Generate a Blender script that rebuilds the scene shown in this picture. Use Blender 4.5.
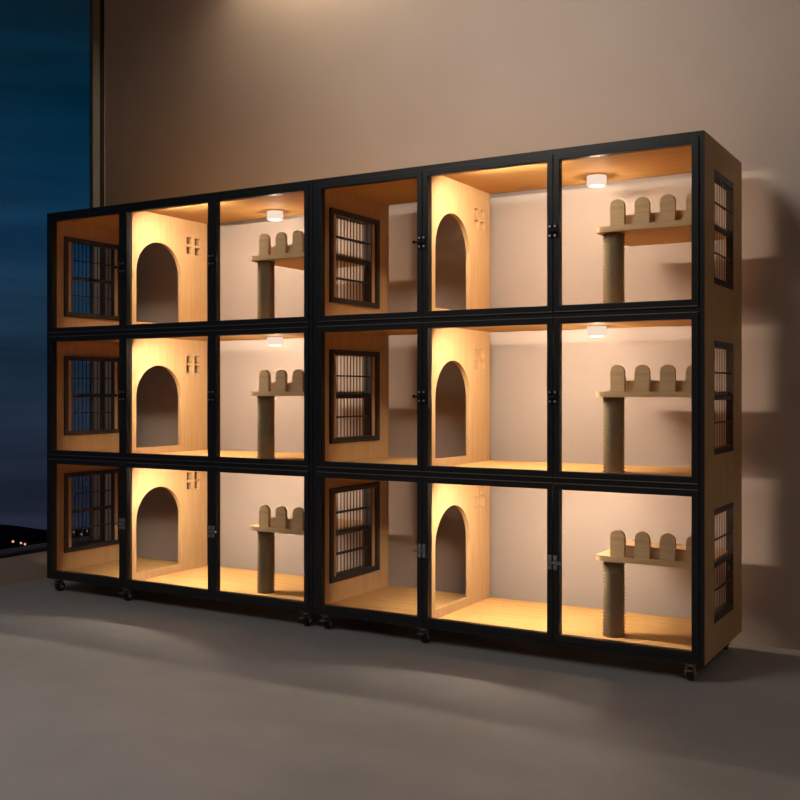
import bpy, bmesh, math, random
from mathutils import Vector
for o in list(bpy.data.objects): bpy.data.objects.remove(o)
sc = bpy.context.scene
COL = sc.collection
R = math.radians

# ---------------------------------------------------------------- camera, world, lights, exposure
cam = bpy.data.cameras.new('camera'); co = bpy.data.objects.new('camera', cam); COL.objects.link(co)
co.location = (4.078, -3.501, 0.992); co.rotation_euler = (R(90), 0, R(30.4))
cam.sensor_width = 36; cam.lens = 36 * 1027 / 800; cam.shift_y = -9 / 800
cam.clip_start = 0.05; cam.clip_end = 3000
sc.camera = co
sc.view_settings.view_transform = 'Standard'; sc.view_settings.look = 'None'
sc.view_settings.gamma = 1; sc.view_settings.use_curve_mapping = False
sc.view_settings.exposure = 0.0
sc.cycles.transparent_max_bounces = 32
sc.cycles.max_bounces = 12; sc.cycles.diffuse_bounces = 7
sc.cycles.sample_clamp_indirect = 4
sc.cycles.caustics_reflective = False; sc.cycles.caustics_refractive = False

def lin(r, g, b):
    return tuple(((c / 255) / 12.92 if c / 255 <= .04045 else ((c / 255 + .055) / 1.055) ** 2.4) for c in (r, g, b)) + (1,)

w = bpy.data.worlds.new('dusk_sky'); sc.world = w; w.use_nodes = True
nt = w.node_tree; nt.nodes.clear(); N = nt.nodes.new; L = nt.links.new
out = N('ShaderNodeOutputWorld'); bg = N('ShaderNodeBackground'); tc = N('ShaderNodeTexCoord')
sep = N('ShaderNodeSeparateXYZ'); L(tc.outputs['Generated'], sep.inputs[0])
mp = N('ShaderNodeMapping'); mp.inputs['Scale'].default_value = (1.6, 1.6, 17); L(tc.outputs['Generated'], mp.inputs[0])
ns = N('ShaderNodeTexNoise'); ns.inputs['Scale'].default_value = 2.2; ns.inputs['Detail'].default_value = 5; L(mp.outputs[0], ns.inputs['Vector'])
mr = N('ShaderNodeMapRange'); mr.inputs[1].default_value = -.25; mr.inputs[2].default_value = .45; L(sep.outputs[2], mr.inputs[0])
cr = N('ShaderNodeValToRGB'); e = cr.color_ramp.elements
# elevation = -.25 + .7 t
stops = [(0.0, (22, 27, 40)), (.19, (33, 38, 54)), (.29, (32, 42, 60)), (.38, (26, 44, 62)), (.47, (27, 52, 73)), (.56, (16, 50, 78)),
         (.64, (6, 46, 72)), (.74, (0, 38, 58)), (.84, (10, 34, 48)), (.93, (34, 42, 52))]
e[0].position = 0; e[0].color = lin(*stops[0][1]); e[1].position = .93; e[1].color = lin(*stops[-1][1])
for p, c in stops[1:-1]:
    k = e.new(p); k.color = lin(*c)
L(mr.outputs[0], cr.inputs[0])
cl = N('ShaderNodeMapRange'); cl.inputs[1].default_value = .35; cl.inputs[2].default_value = .68; cl.inputs[3].default_value = .72; cl.inputs[4].default_value = 1.30
L(ns.outputs[0], cl.inputs[0])
mx = N('ShaderNodeVectorMath'); mx.operation = 'SCALE'; L(cr.outputs[0], mx.inputs[0]); L(cl.outputs[0], mx.inputs['Scale'])
L(mx.outputs[0], bg.inputs[0]); bg.inputs[1].default_value = 1.0; L(bg.outputs[0], out.inputs[0])

def area(name, loc, rot, sx, sy, watts, col, spread=180):
    l = bpy.data.lights.new(name, 'AREA'); l.shape = 'RECTANGLE'; l.size = sx; l.size_y = sy; l.energy = watts; l.color = col; l.spread = R(spread)
    o = bpy.data.objects.new(name, l); COL.objects.link(o); o.location = loc; o.rotation_euler = rot; return o
WARM = (1.0, .80, .62)
area('ceiling_panel_light', (.9, -3.1, 3.2), (0, 0, 0), 1.6, 1.2, 34, (1.0, .96, .93), 140)
area('right_fill_light', (5.6, -4.2, 3.2), (0, 0, 0), 1.6, 1.2, 34, (1.0, .90, .80), 150)  # unseen fill, added to lift the dim right side
area('wall_fill_light', (1.75, -1.7, 3.2), Vector((.85, 2.36, -.80)).to_track_quat('-Z', 'Y').to_euler(), 1.1, .6, 17, (1.0, .95, .86), 88)  # out-of-view light added to brighten the back wall
area('cove_light', (2.1, .60, 3.62), (0, 0, 0), 2.4, .08, 3, (1.0, .88, .70))
area('cove_light_bright', (1.22, .60, 3.50), (0, 0, 0), .8, .08, 30, (1.0, .82, .56))
LAMP_W = .9
LAMP_COL = (1.0, .80, .60)
STRIP_W = 12.5
STRIP_COL = (1.0, .84, .66)

# ---------------------------------------------------------------- helpers
def mat(name, base, rough=.6, metal=0.0, spec=.5):
    m = bpy.data.materials.new(name); m.use_nodes = True
    b = m.node_tree.nodes['Principled BSDF']
    b.inputs['Base Color'].default_value = base if len(base) == 4 else tuple(base) + (1,)
    b.inputs['Roughness'].default_value = rough; b.inputs['Metallic'].default_value = metal
    b.inputs['Specular IOR Level'].default_value = spec
    return m
def noisy(m, c1, c2, scale, stretch=(1, 1, 1), detail=6, bump=0.0, fac=(.3, .7), dist=0.0):
    t = m.node_tree; b = t.nodes['Principled BSDF']
    tc = t.nodes.new('ShaderNodeTexCoord'); mp = t.nodes.new('ShaderNodeMapping'); mp.inputs['Scale'].default_value = stretch
    n = t.nodes.new('ShaderNodeTexNoise'); n.inputs['Scale'].default_value = scale; n.inputs['Detail'].default_value = detail; n.inputs['Distortion'].default_value = dist
    r = t.nodes.new('ShaderNodeMapRange'); r.inputs[1].default_value = fac[0]; r.inputs[2].default_value = fac[1]
    mix = t.nodes.new('ShaderNodeMix'); mix.data_type = 'RGBA'
    mix.inputs[6].default_value = tuple(c1) + (1,); mix.inputs[7].default_value = tuple(c2) + (1,)
    k = t.links.new
    k(tc.outputs['Object'], mp.inputs[0]); k(mp.outputs[0], n.inputs['Vector']); k(n.outputs[0], r.inputs[0]); k(r.outputs[0], mix.inputs[0]); k(mix.outputs[2], b.inputs['Base Color'])
    if bump:
        bp = t.nodes.new('ShaderNodeBump'); bp.inputs['Strength'].default_value = bump; bp.inputs['Distance'].default_value = .002
        k(n.outputs[0], bp.inputs['Height']); k(bp.outputs[0], b.inputs['Normal'])
    return m
WL, WD = (.66, .42, .205), (.58, .345, .15)
M = {}
M['wood_v'] = noisy(mat('beech_vertical_grain', WL, .55, spec=.3), WD, WL, 9, (9, 9, .55), dist=.4)
M['wood_h'] = noisy(mat('beech_horizontal_grain_bounce_tint', WL, .75, spec=.1), (.60, .34, .12), (.71, .42, .16), 9, (.5, 9, 9), dist=.4)  # orange raised to paint in light bounced between the boards
M['wood_p'] = noisy(mat('beech_perch', WL, .6, spec=.2), (.58, .385, .20), (.68, .46, .25), 9, (.5, 9, 9), dist=.4)
M['frame'] = mat('black_powder_coated_metal', (.012, .012, .013), .38, spec=.4)
M['trim'] = mat('painted_gap_glow', (.38, .31, .25), .35, .9)  # warm tint stands in for light leaking through door gaps
M['gap_highlight'] = mat('painted_gap_highlight', (.05, .05, .055), .3, .8)  # paler than the frame, to paint a faint highlight along gaps
M['lattice'] = noisy(mat('dark_stained_wood', (.03, .02, .016), .5), (.030, .020, .016), (.045, .03, .023), 20, (1, 1, .1))
M['sisal'] = noisy(mat('sisal_rope', (.3, .22, .13), .9, spec=.1), (.24, .18, .105), (.42, .32, .19), 260, (1, 1, 1), 2, .6)
M['plaster'] = noisy(mat('beige_plaster', (.5, .42, .36), .9, spec=.15), (.48, .395, .345), (.52, .43, .375), 2.2, detail=4)
M['concrete'] = noisy(mat('grey_concrete', (.3, .29, .28), .55, spec=.35), (.325, .315, .31), (.36, .35, .345), 5, (1, 1, 1), detail=9, bump=.2)
M['ceiling'] = mat('ceiling_paint', (.42, .37, .32), .9, spec=.1)
M['chrome'] = mat('steel_screw', (.5, .5, .5), .45, 1)
M['latch'] = mat('black_steel', (.02, .02, .022), .3, .6)
M['latch_grey'] = mat('brushed_grey_steel', (.3, .3, .3), .35, .9)
M['rubber'] = mat('black_rubber', (.01, .01, .01), .6)
M['fork'] = mat('dull_zinc', (.30, .28, .26), .35, .8)
M['window_metal'] = mat('dark_window_profile', (.02, .02, .022), .45, .3)
M['window_post'] = mat('grey_window_profile', (.16, .15, .14), .6)
M['hill'] = noisy(mat('dark_hillside', (.012, .014, .02), 1, spec=0), (.008, .009, .014), (.016, .018, .026), .02)
def glass(name, tint=(.96, .96, .96), ior=1.45):
    m = bpy.data.materials.new(name); m.use_nodes = True; t = m.node_tree; t.nodes.clear()
    o = t.nodes.new('ShaderNodeOutputMaterial'); mx = t.nodes.new('ShaderNodeMixShader'); a = t.nodes.new('ShaderNodeBsdfTransparent'); g = t.nodes.new('ShaderNodeBsdfGlossy'); f = t.nodes.new('ShaderNodeFresnel')
    f.inputs[0].default_value = ior; a.inputs[0].default_value = tint + (1,); g.inputs['Roughness'].default_value = 0.02
    k = t.links.new; k(f.outputs[0], mx.inputs[0]); k(a.outputs[0], mx.inputs[1]); k(g.outputs[0], mx.inputs[2]); k(mx.outputs[0], o.inputs[0]); return m
M['glass'] = glass('clear_door_glass', (.97, .965, .96), 1.16)
M['back_glass'] = glass('clear_back_glass', (.98, .975, .97), 1.05)
M['back_glass'].node_tree.nodes['Glossy BSDF'].inputs['Roughness'].default_value = .16
def emit(name, col, s):
    m = bpy.data.materials.new(name); m.use_nodes = True; t = m.node_tree; t.nodes.clear()
    o = t.nodes.new('ShaderNodeOutputMaterial'); e = t.nodes.new('ShaderNodeEmission'); e.inputs[0].default_value = tuple(col) + (1,); e.inputs[1].default_value = s
    t.links.new(e.outputs[0], o.inputs[0]); return m
M['lamp_body'] = emit('glowing_frosted_acrylic', (1, .78, .62), 1.0)
M['lamp_disc'] = emit('lit_diffuser', (1, .88, .74), 3.0)
M['town'] = emit('town_lamp', (1, .42, .28), 1.1)
M['town_dim'] = emit('far_town_lamp', (1, .75, .55), .22)

def box(bm, x0, x1, y0, y1, z0, z1):
    v = [bm.verts.new(p) for p in ((x0, y0, z0), (x1, y0, z0), (x1, y1, z0), (x0, y1, z0), (x0, y0, z1), (x1, y0, z1), (x1, y1, z1), (x0, y1, z1))]
    for f in ((3, 2, 1, 0), (4, 5, 6, 7), (0, 1, 5, 4), (1, 2, 6, 5), (2, 3, 7, 6), (3, 0, 4, 7)): bm.faces.new([v[i] for i in f])
def cyl(bm, c, r, h, axis='z', seg=32, r2=None):
    r2 = r if r2 is None else r2
    ring = []
    for k, rr in ((0, r), (1, r2)):
        vs = []
        for i in range(seg):
            a = 2 * math.pi * i / seg; u, v_, t = rr * math.cos(a), rr * math.sin(a), h * k
            p = {'z': (u, v_, t), 'x': (t, u, v_), 'y': (v_, t, u)}[axis]
            vs.append(bm.verts.new((c[0] + p[0], c[1] + p[1], c[2] + p[2])))
        ring.append(vs)
    for i in range(seg):
        j = (i + 1) % seg; bm.faces.new((ring[0][i], ring[0][j], ring[1][j], ring[1][i]))
    bm.faces.new(ring[0][::-1]); bm.faces.new(ring[1])
def plate(bm, outer, holes, axis, a0, a1):
    """flat board with holes; outline in 2D: axis x -> (y,z), axis y -> (x,z), axis z -> (x,y)"""
    def P3(p, a): return {'x': (a, p[0], p[1]), 'y': (p[0], a, p[1]), 'z': (p[0], p[1], a)}[axis]
    edges = []
    for loop in [outer] + holes:
        vs = [bm.verts.new(P3(p, a0)) for p in loop]
        for i in range(len(vs)): edges.append(bm.edges.new((vs[i], vs[(i + 1) % len(vs)])))
    g = bmesh.ops.triangle_fill(bm, use_beauty=True, edges=edges)
    fs = [f for f in g['geom'] if isinstance(f, bmesh.types.BMFace)]
    ex = bmesh.ops.extrude_face_region(bm, geom=fs)
    d = Vector(P3((0, 0), a1 - a0))
    bmesh.ops.translate(bm, vec=d, verts=[v for v in ex['geom'] if isinstance(v, bmesh.types.BMVert)])
def rect(a0, a1, b0, b1): return [(a0, b0), (a1, b0), (a1, b1), (a0, b1)]
def arch(a0, a1, b0, b1, n=24):
    r = (a1 - a0) / 2; c = (a0 + a1) / 2; s = b1 - r
    return [(a0, b0), (a1, b0)] + [(c + r * math.cos(math.pi * i / n), s + r * math.sin(math.pi * i / n)) for i in range(n + 1)]
def obj(name, bm, m, parent=None, smooth=False, bevel=0):
    bmesh.ops.recalc_face_normals(bm, faces=bm.faces)
    me = bpy.data.meshes.new(name); bm.to_mesh(me); bm.free()
    o = bpy.data.objects.new(name, me); COL.objects.link(o); me.materials.append(m)
    if parent: o.parent = parent
    if smooth:
        for p in me.polygons: p.use_smooth = len(p.vertices) == 4
    if bevel:
        b = o.modifiers.new('bevel', 'BEVEL'); b.width = bevel; b.segments = 2; b.limit_method = 'ANGLE'
    return o
def boxes(name, lst, m, parent=None, bevel=0):
    bm = bmesh.new()
    for b in lst: box(bm, *b)
    return obj(name, bm, m, parent, bevel=bevel)
def thing(name, loc):
    o = bpy.data.objects.new(name, None); COL.objects.link(o); o.location = loc; o.empty_display_size = .1; return o
def tag(o, label=None, cat=None, group=None, kind=None):
    for k, v in (('label', label), ('category', cat), ('group', group), ('kind', kind)):
        if v: o[k] = v
    return o
KIDS = {}
def kids(o): return [c for c in bpy.data.objects if c.parent == o]
def copy_tree(o, parent=None):
    c = o.copy(); COL.objects.link(c)
    if parent: c.parent = parent
    for ch in kids(o): copy_tree(ch, c)
    return c
def struct(o): o['kind'] = 'structure'; return o

# ---------------------------------------------------------------- room
WX, WY, CZ = -.30, .663, 3.25
struct(boxes('floor', [(WX - .25, 7, -7, WY + .2, -.1, 0)], M['concrete']))
struct(boxes('wall_back', [(WX, 7, WY, WY + .2, 0, 3.9)], M['plaster']))
struct(boxes('wall_right', [(7, 7.2, -7, WY + .2, 0, 3.9)], M['plaster']))
struct(boxes('wall_front', [(WX - .25, 7.2, -7.2, -7, 0, 3.9)], M['plaster']))
# ceiling with a light slot along the back wall from x=.74 on
bm = bmesh.new()
plate(bm, [(WX - .25, -7), (7, -7), (7, .50), (.74, .50), (.74, WY), (WX - .25, WY)], [], 'z', CZ, CZ + .12)
struct(obj('ceiling', bm, M['ceiling']))
struct(boxes('trim_1', [(.62, 7, .38, .50, CZ + .12, 3.9), (.62, .74, .50, WY, CZ + .12, 3.9), (.62, 7, .38, WY, 3.9, 3.95)], M['ceiling']))
struct(boxes('wall_left', [(WX - .25, WX, -7, WY + .2, 0, .142), (WX - .04, WX, WY - .003, WY + .2, .142, CZ)], M['plaster']))
win = struct(boxes('window_1', [(WX - .04, WX, -7, WY, .142, .158), (WX - .04, WX, -7, WY, CZ - .04, CZ), (WX - .04, WX, .630, WY - .004, .158, CZ)], M['window_metal']))
boxes('window_post', [(WX - .03, WX - .002, .578, .628, .158, CZ - .04)], M['window_post'], win)
boxes('window_post', [(WX - .03, WX - .002, -2.6, -2.54, .158, CZ - .04)], M['window_post'], win)
boxes('window_pane', [(WX - .02, WX - .014, -2.54, .578, .158, CZ - .04)], M['glass'], win)
boxes('window_pane', [(WX - .02, WX - .014, -7, -2.6, .158, CZ - .04)], M['glass'], win)

# far hills below the building, with the lights of a town
random.seed(5)
bm = bmesh.new()
def hill_z(D, s):
    ridge = -.1265 * 620 + 1 + 2 * math.sin(s * 9.0 + .6) + 1.5 * math.sin(s * 23) + 1.3 * math.sin(s * 61)
    if D <= 470: return -84
    t = min(1, (D - 470) / 150); t = t * t * (3 - 2 * t)
    return -84 + (ridge + 84) * t
ROT = R(30.4)
ND, NS = 30, 160
grid = []
for i in range(ND + 1):
    D = 40 + (620 - 40) * (i / ND); row = []
    for j in range(NS + 1):
        s = -.62 + 1.24 * j / NS     # bearing around the window's outward view
        ang = R(90) + ROT + R(20) + s
        row.append(bm.verts.new((4 + D * math.cos(ang), -3.5 + D * math.sin(ang), hill_z(D, s))))
    grid.append(row)
for i in range(ND):
    for j in range(NS): bm.faces.new((grid[i][j], grid[i][j + 1], grid[i + 1][j + 1], grid[i + 1][j]))
back = [bm.verts.new((v.co.x * 1.1, v.co.y * 1.1, -120)) for v in grid[-1]]
for j in range(NS): bm.faces.new((grid[-1][j], grid[-1][j + 1], back[j + 1], back[j]))
hills = struct(obj('hills', bm, M['hill'], smooth=True))
def town(px, py, D, r, m, label, group):
    a = (px - 400) / 1027; b = -(py - 391) / 1027
    fx, fy, rx, ry = -math.sin(ROT), math.cos(ROT), math.cos(ROT), math.sin(ROT)
    d = (fx + a * rx, fy + a * ry, b)
    bm = bmesh.new(); bmesh.ops.create_icosphere(bm, subdivisions=2, radius=r)
    o = obj('town_light', bm, m); o.location = (4.078 + d[0] * D, -3.501 + d[1] * D, .992 + d[2] * D)
    tag(o, label, 'light', group)
for px, py, r, l in ((13, 541.5, .6, 'bright white town light on the far hillside, leftmost of the row'), (21, 543, .55, 'warm town light on the hillside, left one of the close orange pair'),
                     (25, 544.2, .55, 'warm town light on the hillside, right one of the close orange pair'), (30, 546, .4, 'faint warm town light nearest the cabinet edge')):
    town(px, py, 505, r, M['town'], l, 'town lights on the far hillside')
for i, px in enumerate((67.5, 74, 81.5, 87, 93, 110)):
    town(px, 530 + (i * 7 % 5), 505, .5, M['town_dim'], 'tiny dim town light seen through the lattice of the bottom left compartment', 'dim town lights behind the lattice')

# ---------------------------------------------------------------- cabinet
CW, CD, T = 1.604, .575, .018
ZB = [.067, .668, 1.269]; TH = .601; ZT = 1.870
UP = {.067: .015, .668: .003, 1.269: 0.0}     # small rise of the cut-outs per tier
DB = [T, .520, 1.063, CW - T]           # door boundaries
DIV = (.522, .542)                      # arched divider
BACKY = .560
def make_cabinet(x0):
    c = thing('cat_cabinet', (x0, 0, 0))
    # black front frame: outer edge bands and the rails between tiers
    lst = [(0, T, -.002, .006, ZB[0], ZT), (CW - T, CW, -.002, .006, ZB[0], ZT), (T, CW - T, -.002, .03, ZT - .018, ZT), (T, CW - T, -.002, .03, ZB[0], ZB[0] + .018)]
    for z in ZB[1:]: lst.append((T, CW - T, -.001, .03, z - .0095, z + .0095))
    boxes('front_frame', lst, M['frame'], c)
    boxes('base_frame', [(.01, CW - .01, .02, .06, ZB[0] - .004, ZB[0]), (.01, CW - .01, CD - .06, CD - .02, ZB[0] - .004, ZB[0]), (.01, .05, .06, CD - .06, ZB[0] - .004, ZB[0]), (CW - .05, CW - .01, .06, CD - .06, ZB[0] - .004, ZB[0])], M['frame'], c)
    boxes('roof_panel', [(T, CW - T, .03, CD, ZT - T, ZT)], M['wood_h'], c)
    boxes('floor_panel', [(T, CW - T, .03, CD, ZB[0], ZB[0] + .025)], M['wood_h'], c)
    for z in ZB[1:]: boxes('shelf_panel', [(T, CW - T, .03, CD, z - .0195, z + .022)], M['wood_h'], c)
    # side panels with a lattice window opening per tier
    for x in (0, CW - T):
        bm = bmesh.new()
        plate(bm, rect(.006, CD, ZB[0], ZT), [rect(.137, .430, z + .098 + UP[z], z + .497 + UP[z]) for z in ZB], 'x', x, x + T)
        obj('side_panel', bm, M['wood_v'], c)
    for x, s in ((T, 1), (CW - T, -1)):
        for z in ZB:
            z0, z1 = z + .098 + UP[z], z + .497 + UP[z]
            bm = bmesh.new()
            plate(bm, rect(.088, .477, z0, z1), [rect(.108, .452, z0 + .022, z1 - .022)], 'x', x, x + s * .012)
            wf = obj('lattice_window', bm, M['lattice'], c)
            xo = x - s * T
            xa, xb = xo - s * .0008, x
            bm = bmesh.new()
            plate(bm, rect(.137, .430, z0, z1), [rect(.143, .422, z0 + .022, z1 - .022)], 'x', xa, xb)
            obj('window_lining', bm, M['lattice'], wf)
            bm = bmesh.new(); xm = xo + s * .0068
            n = 11
            for i in range(1, n):
                y = .143 + .279 * i / n
                box(bm, xm - .001, xm + .001, y - .0022, y + .0022, z0 + .022, z1 - .022)
            for q, h in ((.25, .003), (.5, .009), (.75, .003)):
                zz = z0 + .022 + (z1 - z0 - .044) * q
                box(bm, xm - .0025, xm + .0025, .143, .422, zz - h, zz + h)
            obj('lattice', bm, M['lattice'], wf)
    for z in ZB:
        top = z + TH - (.0195 if z != ZB[2] else T)
        fl = z + (.025 if z == ZB[0] else .022)
        bm = bmesh.new()
        holes = [arch(.060, .368, z + .052 + UP[z] * .6, z + .445 + UP[z])]
        for ya in (.408, .467):
            for za in (.413, .462): holes.append(rect(ya, ya + .038, z + za + UP[z], z + za + .037 + UP[z]))
        plate(bm, rect(.032, BACKY, fl, top), holes, 'x', DIV[0], DIV[1])
        obj('arched_divider', bm, M['wood_v'], c)
        boxes('back_pane', [(T, CW - T, BACKY, BACKY + .005, fl, top)], M['back_glass'], c)
        # unseen light strip added behind middle bay's top rail to brighten the back wall
        boxes('added_light_strip', [(.66, 1.06, .033, .080, top - .006, top)], M['lamp_disc'], c)
    # doors
    for t, z in enumerate(ZB):
        za = z + (.018 if t == 0 else .0105); zb = z + TH - (.018 if t == 2 else .0105)
        for d in range(3):
            xa, xb = DB[d] + .0008, DB[d + 1] - .0008
            s = .023; h = .023
            bm = bmesh.new()
            plate(bm, rect(xa, xb, za, zb), [rect(xa + s, xb - s, za + h, zb - h)], 'y', -.006, .024)
            dr = obj('door', bm, M['frame'], c, bevel=.0015)
            boxes('door_pane', [(xa + s - .002, xb - s + .002, .012, .017, za + h - .002, zb - h + .002)], M['glass'], dr)
            if t < 2: boxes('gap_light_line', [(xa + .002, xb - .002, -.0075, -.002, zb - .0012, zb + .0012)], M['trim'], dr)  # thin line standing in for light leaking at the door gap
            if t > 0: boxes('gap_light_line', [(xa + .002, xb - .002, -.0075, -.002, za - .0012, za + .0012)], M['trim'], dr)
            if d == 0: boxes('gap_light_line', [(xa - .0012, xa + .0016, -.0075, -.002, za, zb)], M['gap_highlight'], dr)  # upright line painting the highlight on the gap beside the door
            if d == 2: boxes('gap_light_line', [(xb - .0016, xb + .0012, -.0075, -.002, za, zb)], M['gap_highlight'], dr)
        for d in (1, 2):
            x = DB[d]; zz = z + .303; s = -1 if d == 1 else 1
            lm = M['latch_grey'] if t == 0 else M['latch']
            la = boxes('latch', [(x - .017, x - .003, -.012, -.006, zz - .026, zz + .026), (x + .003, x + .017, -.012, -.006, zz - .026, zz + .026)], lm, c, bevel=.001)
            if t == 0: la['label'] = 'silver-grey door latch'
            bm = bmesh.new(); cyl(bm, (min(x - s * .010, x + s * .026), -.018, zz), .004, .036, 'x', 12); cyl(bm, (x + s * .028, -.026, zz), .006, .012, 'y', 12)
            obj('latch_bolt', bm, lm, la, smooth=True)
            for sx in (-.010, .010):
                for sz in (-.017, .017):
                    bm = bmesh.new(); cyl(bm, (x + sx, -.0150, zz + sz), .0040, .003, 'y', 12); obj('screw', bm, M['chrome'], la, smooth=True)
    # casters
    for x in (.045, .508, CW - .055):
        for y in (.032, CD - .045):
            cb = bmesh.new()
            box(cb, x - .022, x + .022, y - .022, y + .022, .060, .0632)
            cyl(cb, (x, y, .052), .013, .008, 'z', 16)
            for q in (-.015, .012): plate(cb, [(y - .014, .054), (y + .014, .054), (y + .018, .016), (y + .002, .014)], [], 'x', x + q, x + q + .003)
            box(cb, x - .015, x + .015, y - .014, y + .014, .051, .054)
            k = obj('caster', cb, M['fork'], c)
            bm = bmesh.new(); cyl(bm, (x - .010, y + .008, .0245), .0245, .020, 'x', 28); wh = obj('wheel', bm, M['rubber'], k, smooth=True, bevel=.003)
            bm = bmesh.new(); cyl(bm, (x - .019, y + .008, .0245), .006, .038, 'x', 14); obj('axle', bm, M['chrome'], k, smooth=True)
            boxes('brake_pedal', [(x - .013, x + .013, y - .038, y - .014, .040, .045)], M['fork'], k, bevel=.001)
    return c
left = make_cabinet(0)
tag(left, 'black-framed beech cat cabinet of nine glass-door compartments, nearer the night window', 'cabinet', 'cat cabinets along the wall')
right = copy_tree(left); right.location.x = 1.608
tag(right, 'black-framed beech cat cabinet at the right end, its lattice-windowed side panel showing', 'cabinet', 'cat cabinets along the wall')

# ---------------------------------------------------------------- castle perches
def make_perch():
    p = thing('cat_perch', (0, 0, 0))     # origin on the compartment floor below the post
    H = .280
    # platform: rounded front-left corner
    cx, cy, r = -.062 + .03, -.062 + .03, .03
    pts = [(cx + r * math.cos(a), cy + r * math.sin(a)) for a in [R(180 + 90 * i / 8) for i in range(9)]]
    pts += [(.343, -.062), (.343, .355), (-.062, .355)]
    bm = bmesh.new(); plate(bm, pts, [], 'z', H, H + .020); obj('platform', bm, M['wood_p'], p)
    for i in range(4):
        x = -.003 + i * .0915
        bm = bmesh.new(); plate(bm, arch(x, x + .0535, H + .020, H + .116, 16), [], 'y', -.058, -.042); obj('merlon', bm, M['wood_p'], p)
    boxes('low_rail', [(.010, .340, -.030, -.018, H + .020, H + .060)], M['wood_p'], p)
    bm = bmesh.new(); seg = 40; nr = 22; prof = [(0, 0), (.040, 0)]
    for i in range(nr):
        z = H * i / nr; dz = H / nr
        prof += [(.0345, z + .001), (.0415, z + dz * .5)]
    prof += [(.0345, H), (0, H)]
    rings = []
    for rr, z in prof[1:-1]:
        rings.append([bm.verts.new((-.008 + rr * math.cos(2 * math.pi * k / seg), rr * math.sin(2 * math.pi * k / seg), z)) for k in range(seg)])
    for a, b in zip(rings, rings[1:]):
        for k in range(seg): bm.faces.new((a[k], a[(k + 1) % seg], b[(k + 1) % seg], b[k]))
    bm.faces.new(rings[0][::-1]); bm.faces.new(rings[-1])
    obj('scratching_post', bm, M['sisal'], p, smooth=True)
    return p
def make_lamp():
    l = thing('ceiling_lamp', (0, 0, 0))  # origin on the compartment ceiling
    bm = bmesh.new(); cyl(bm, (0, 0, -.038), .039, .038, 'z', 48); obj('housing', bm, M['lamp_body'], l, smooth=True)
    bm = bmesh.new(); cyl(bm, (0, 0, -.0405), .029, .003, 'z', 40); obj('diffuser', bm, M['lamp_disc'], l, smooth=True)
    return l
perch0, lamp0 = make_perch(), make_lamp()
for cx0 in (0, 1.608):
    for t, z in enumerate(ZB):
        top = z + TH - (.0195 if t < 2 else T)
        area('added_strip_lamp', (cx0 + .86, .058, top - .010), (R(35), 0, 0), .38, .045, STRIP_W, STRIP_COL)  # lamp of the added strip, unseen behind the rail
TN = ['bottom', 'middle', 'top']
first = True
for ci, (cx0, cn) in enumerate(((0, 'left'), (1.608, 'right'))):
    for t, z in enumerate(ZB):
        p = perch0 if first else copy_tree(perch0); l = lamp0 if first else copy_tree(lamp0); first = False
        fl = z + (.025 if t == 0 else .022); top = z + TH - (.0195 if t < 2 else T)
        p.location = (cx0 + 1.243, .160, fl); l.location = (cx0 + 1.068, .445, top)
        tag(p, 'wooden castle-edged cat perch on a sisal post in the %s compartment of the %s cabinet' % (TN[t], cn), 'cat perch', 'castle perches in the cabinets')
        if t or True: tag(l, 'small white round lamp under the ceiling of the %s right-hand compartment of the %s cabinet' % (TN[t], cn), 'lamp', 'round lamps in the cabinets')
        d = bpy.data.lights.new('lamp_light', 'POINT'); d.energy = LAMP_W; d.color = LAMP_COL; d.shadow_soft_size = .018
        o = bpy.data.objects.new('lamp_light', d); COL.objects.link(o); o.parent = l; o.location = (0, 0, -.062)
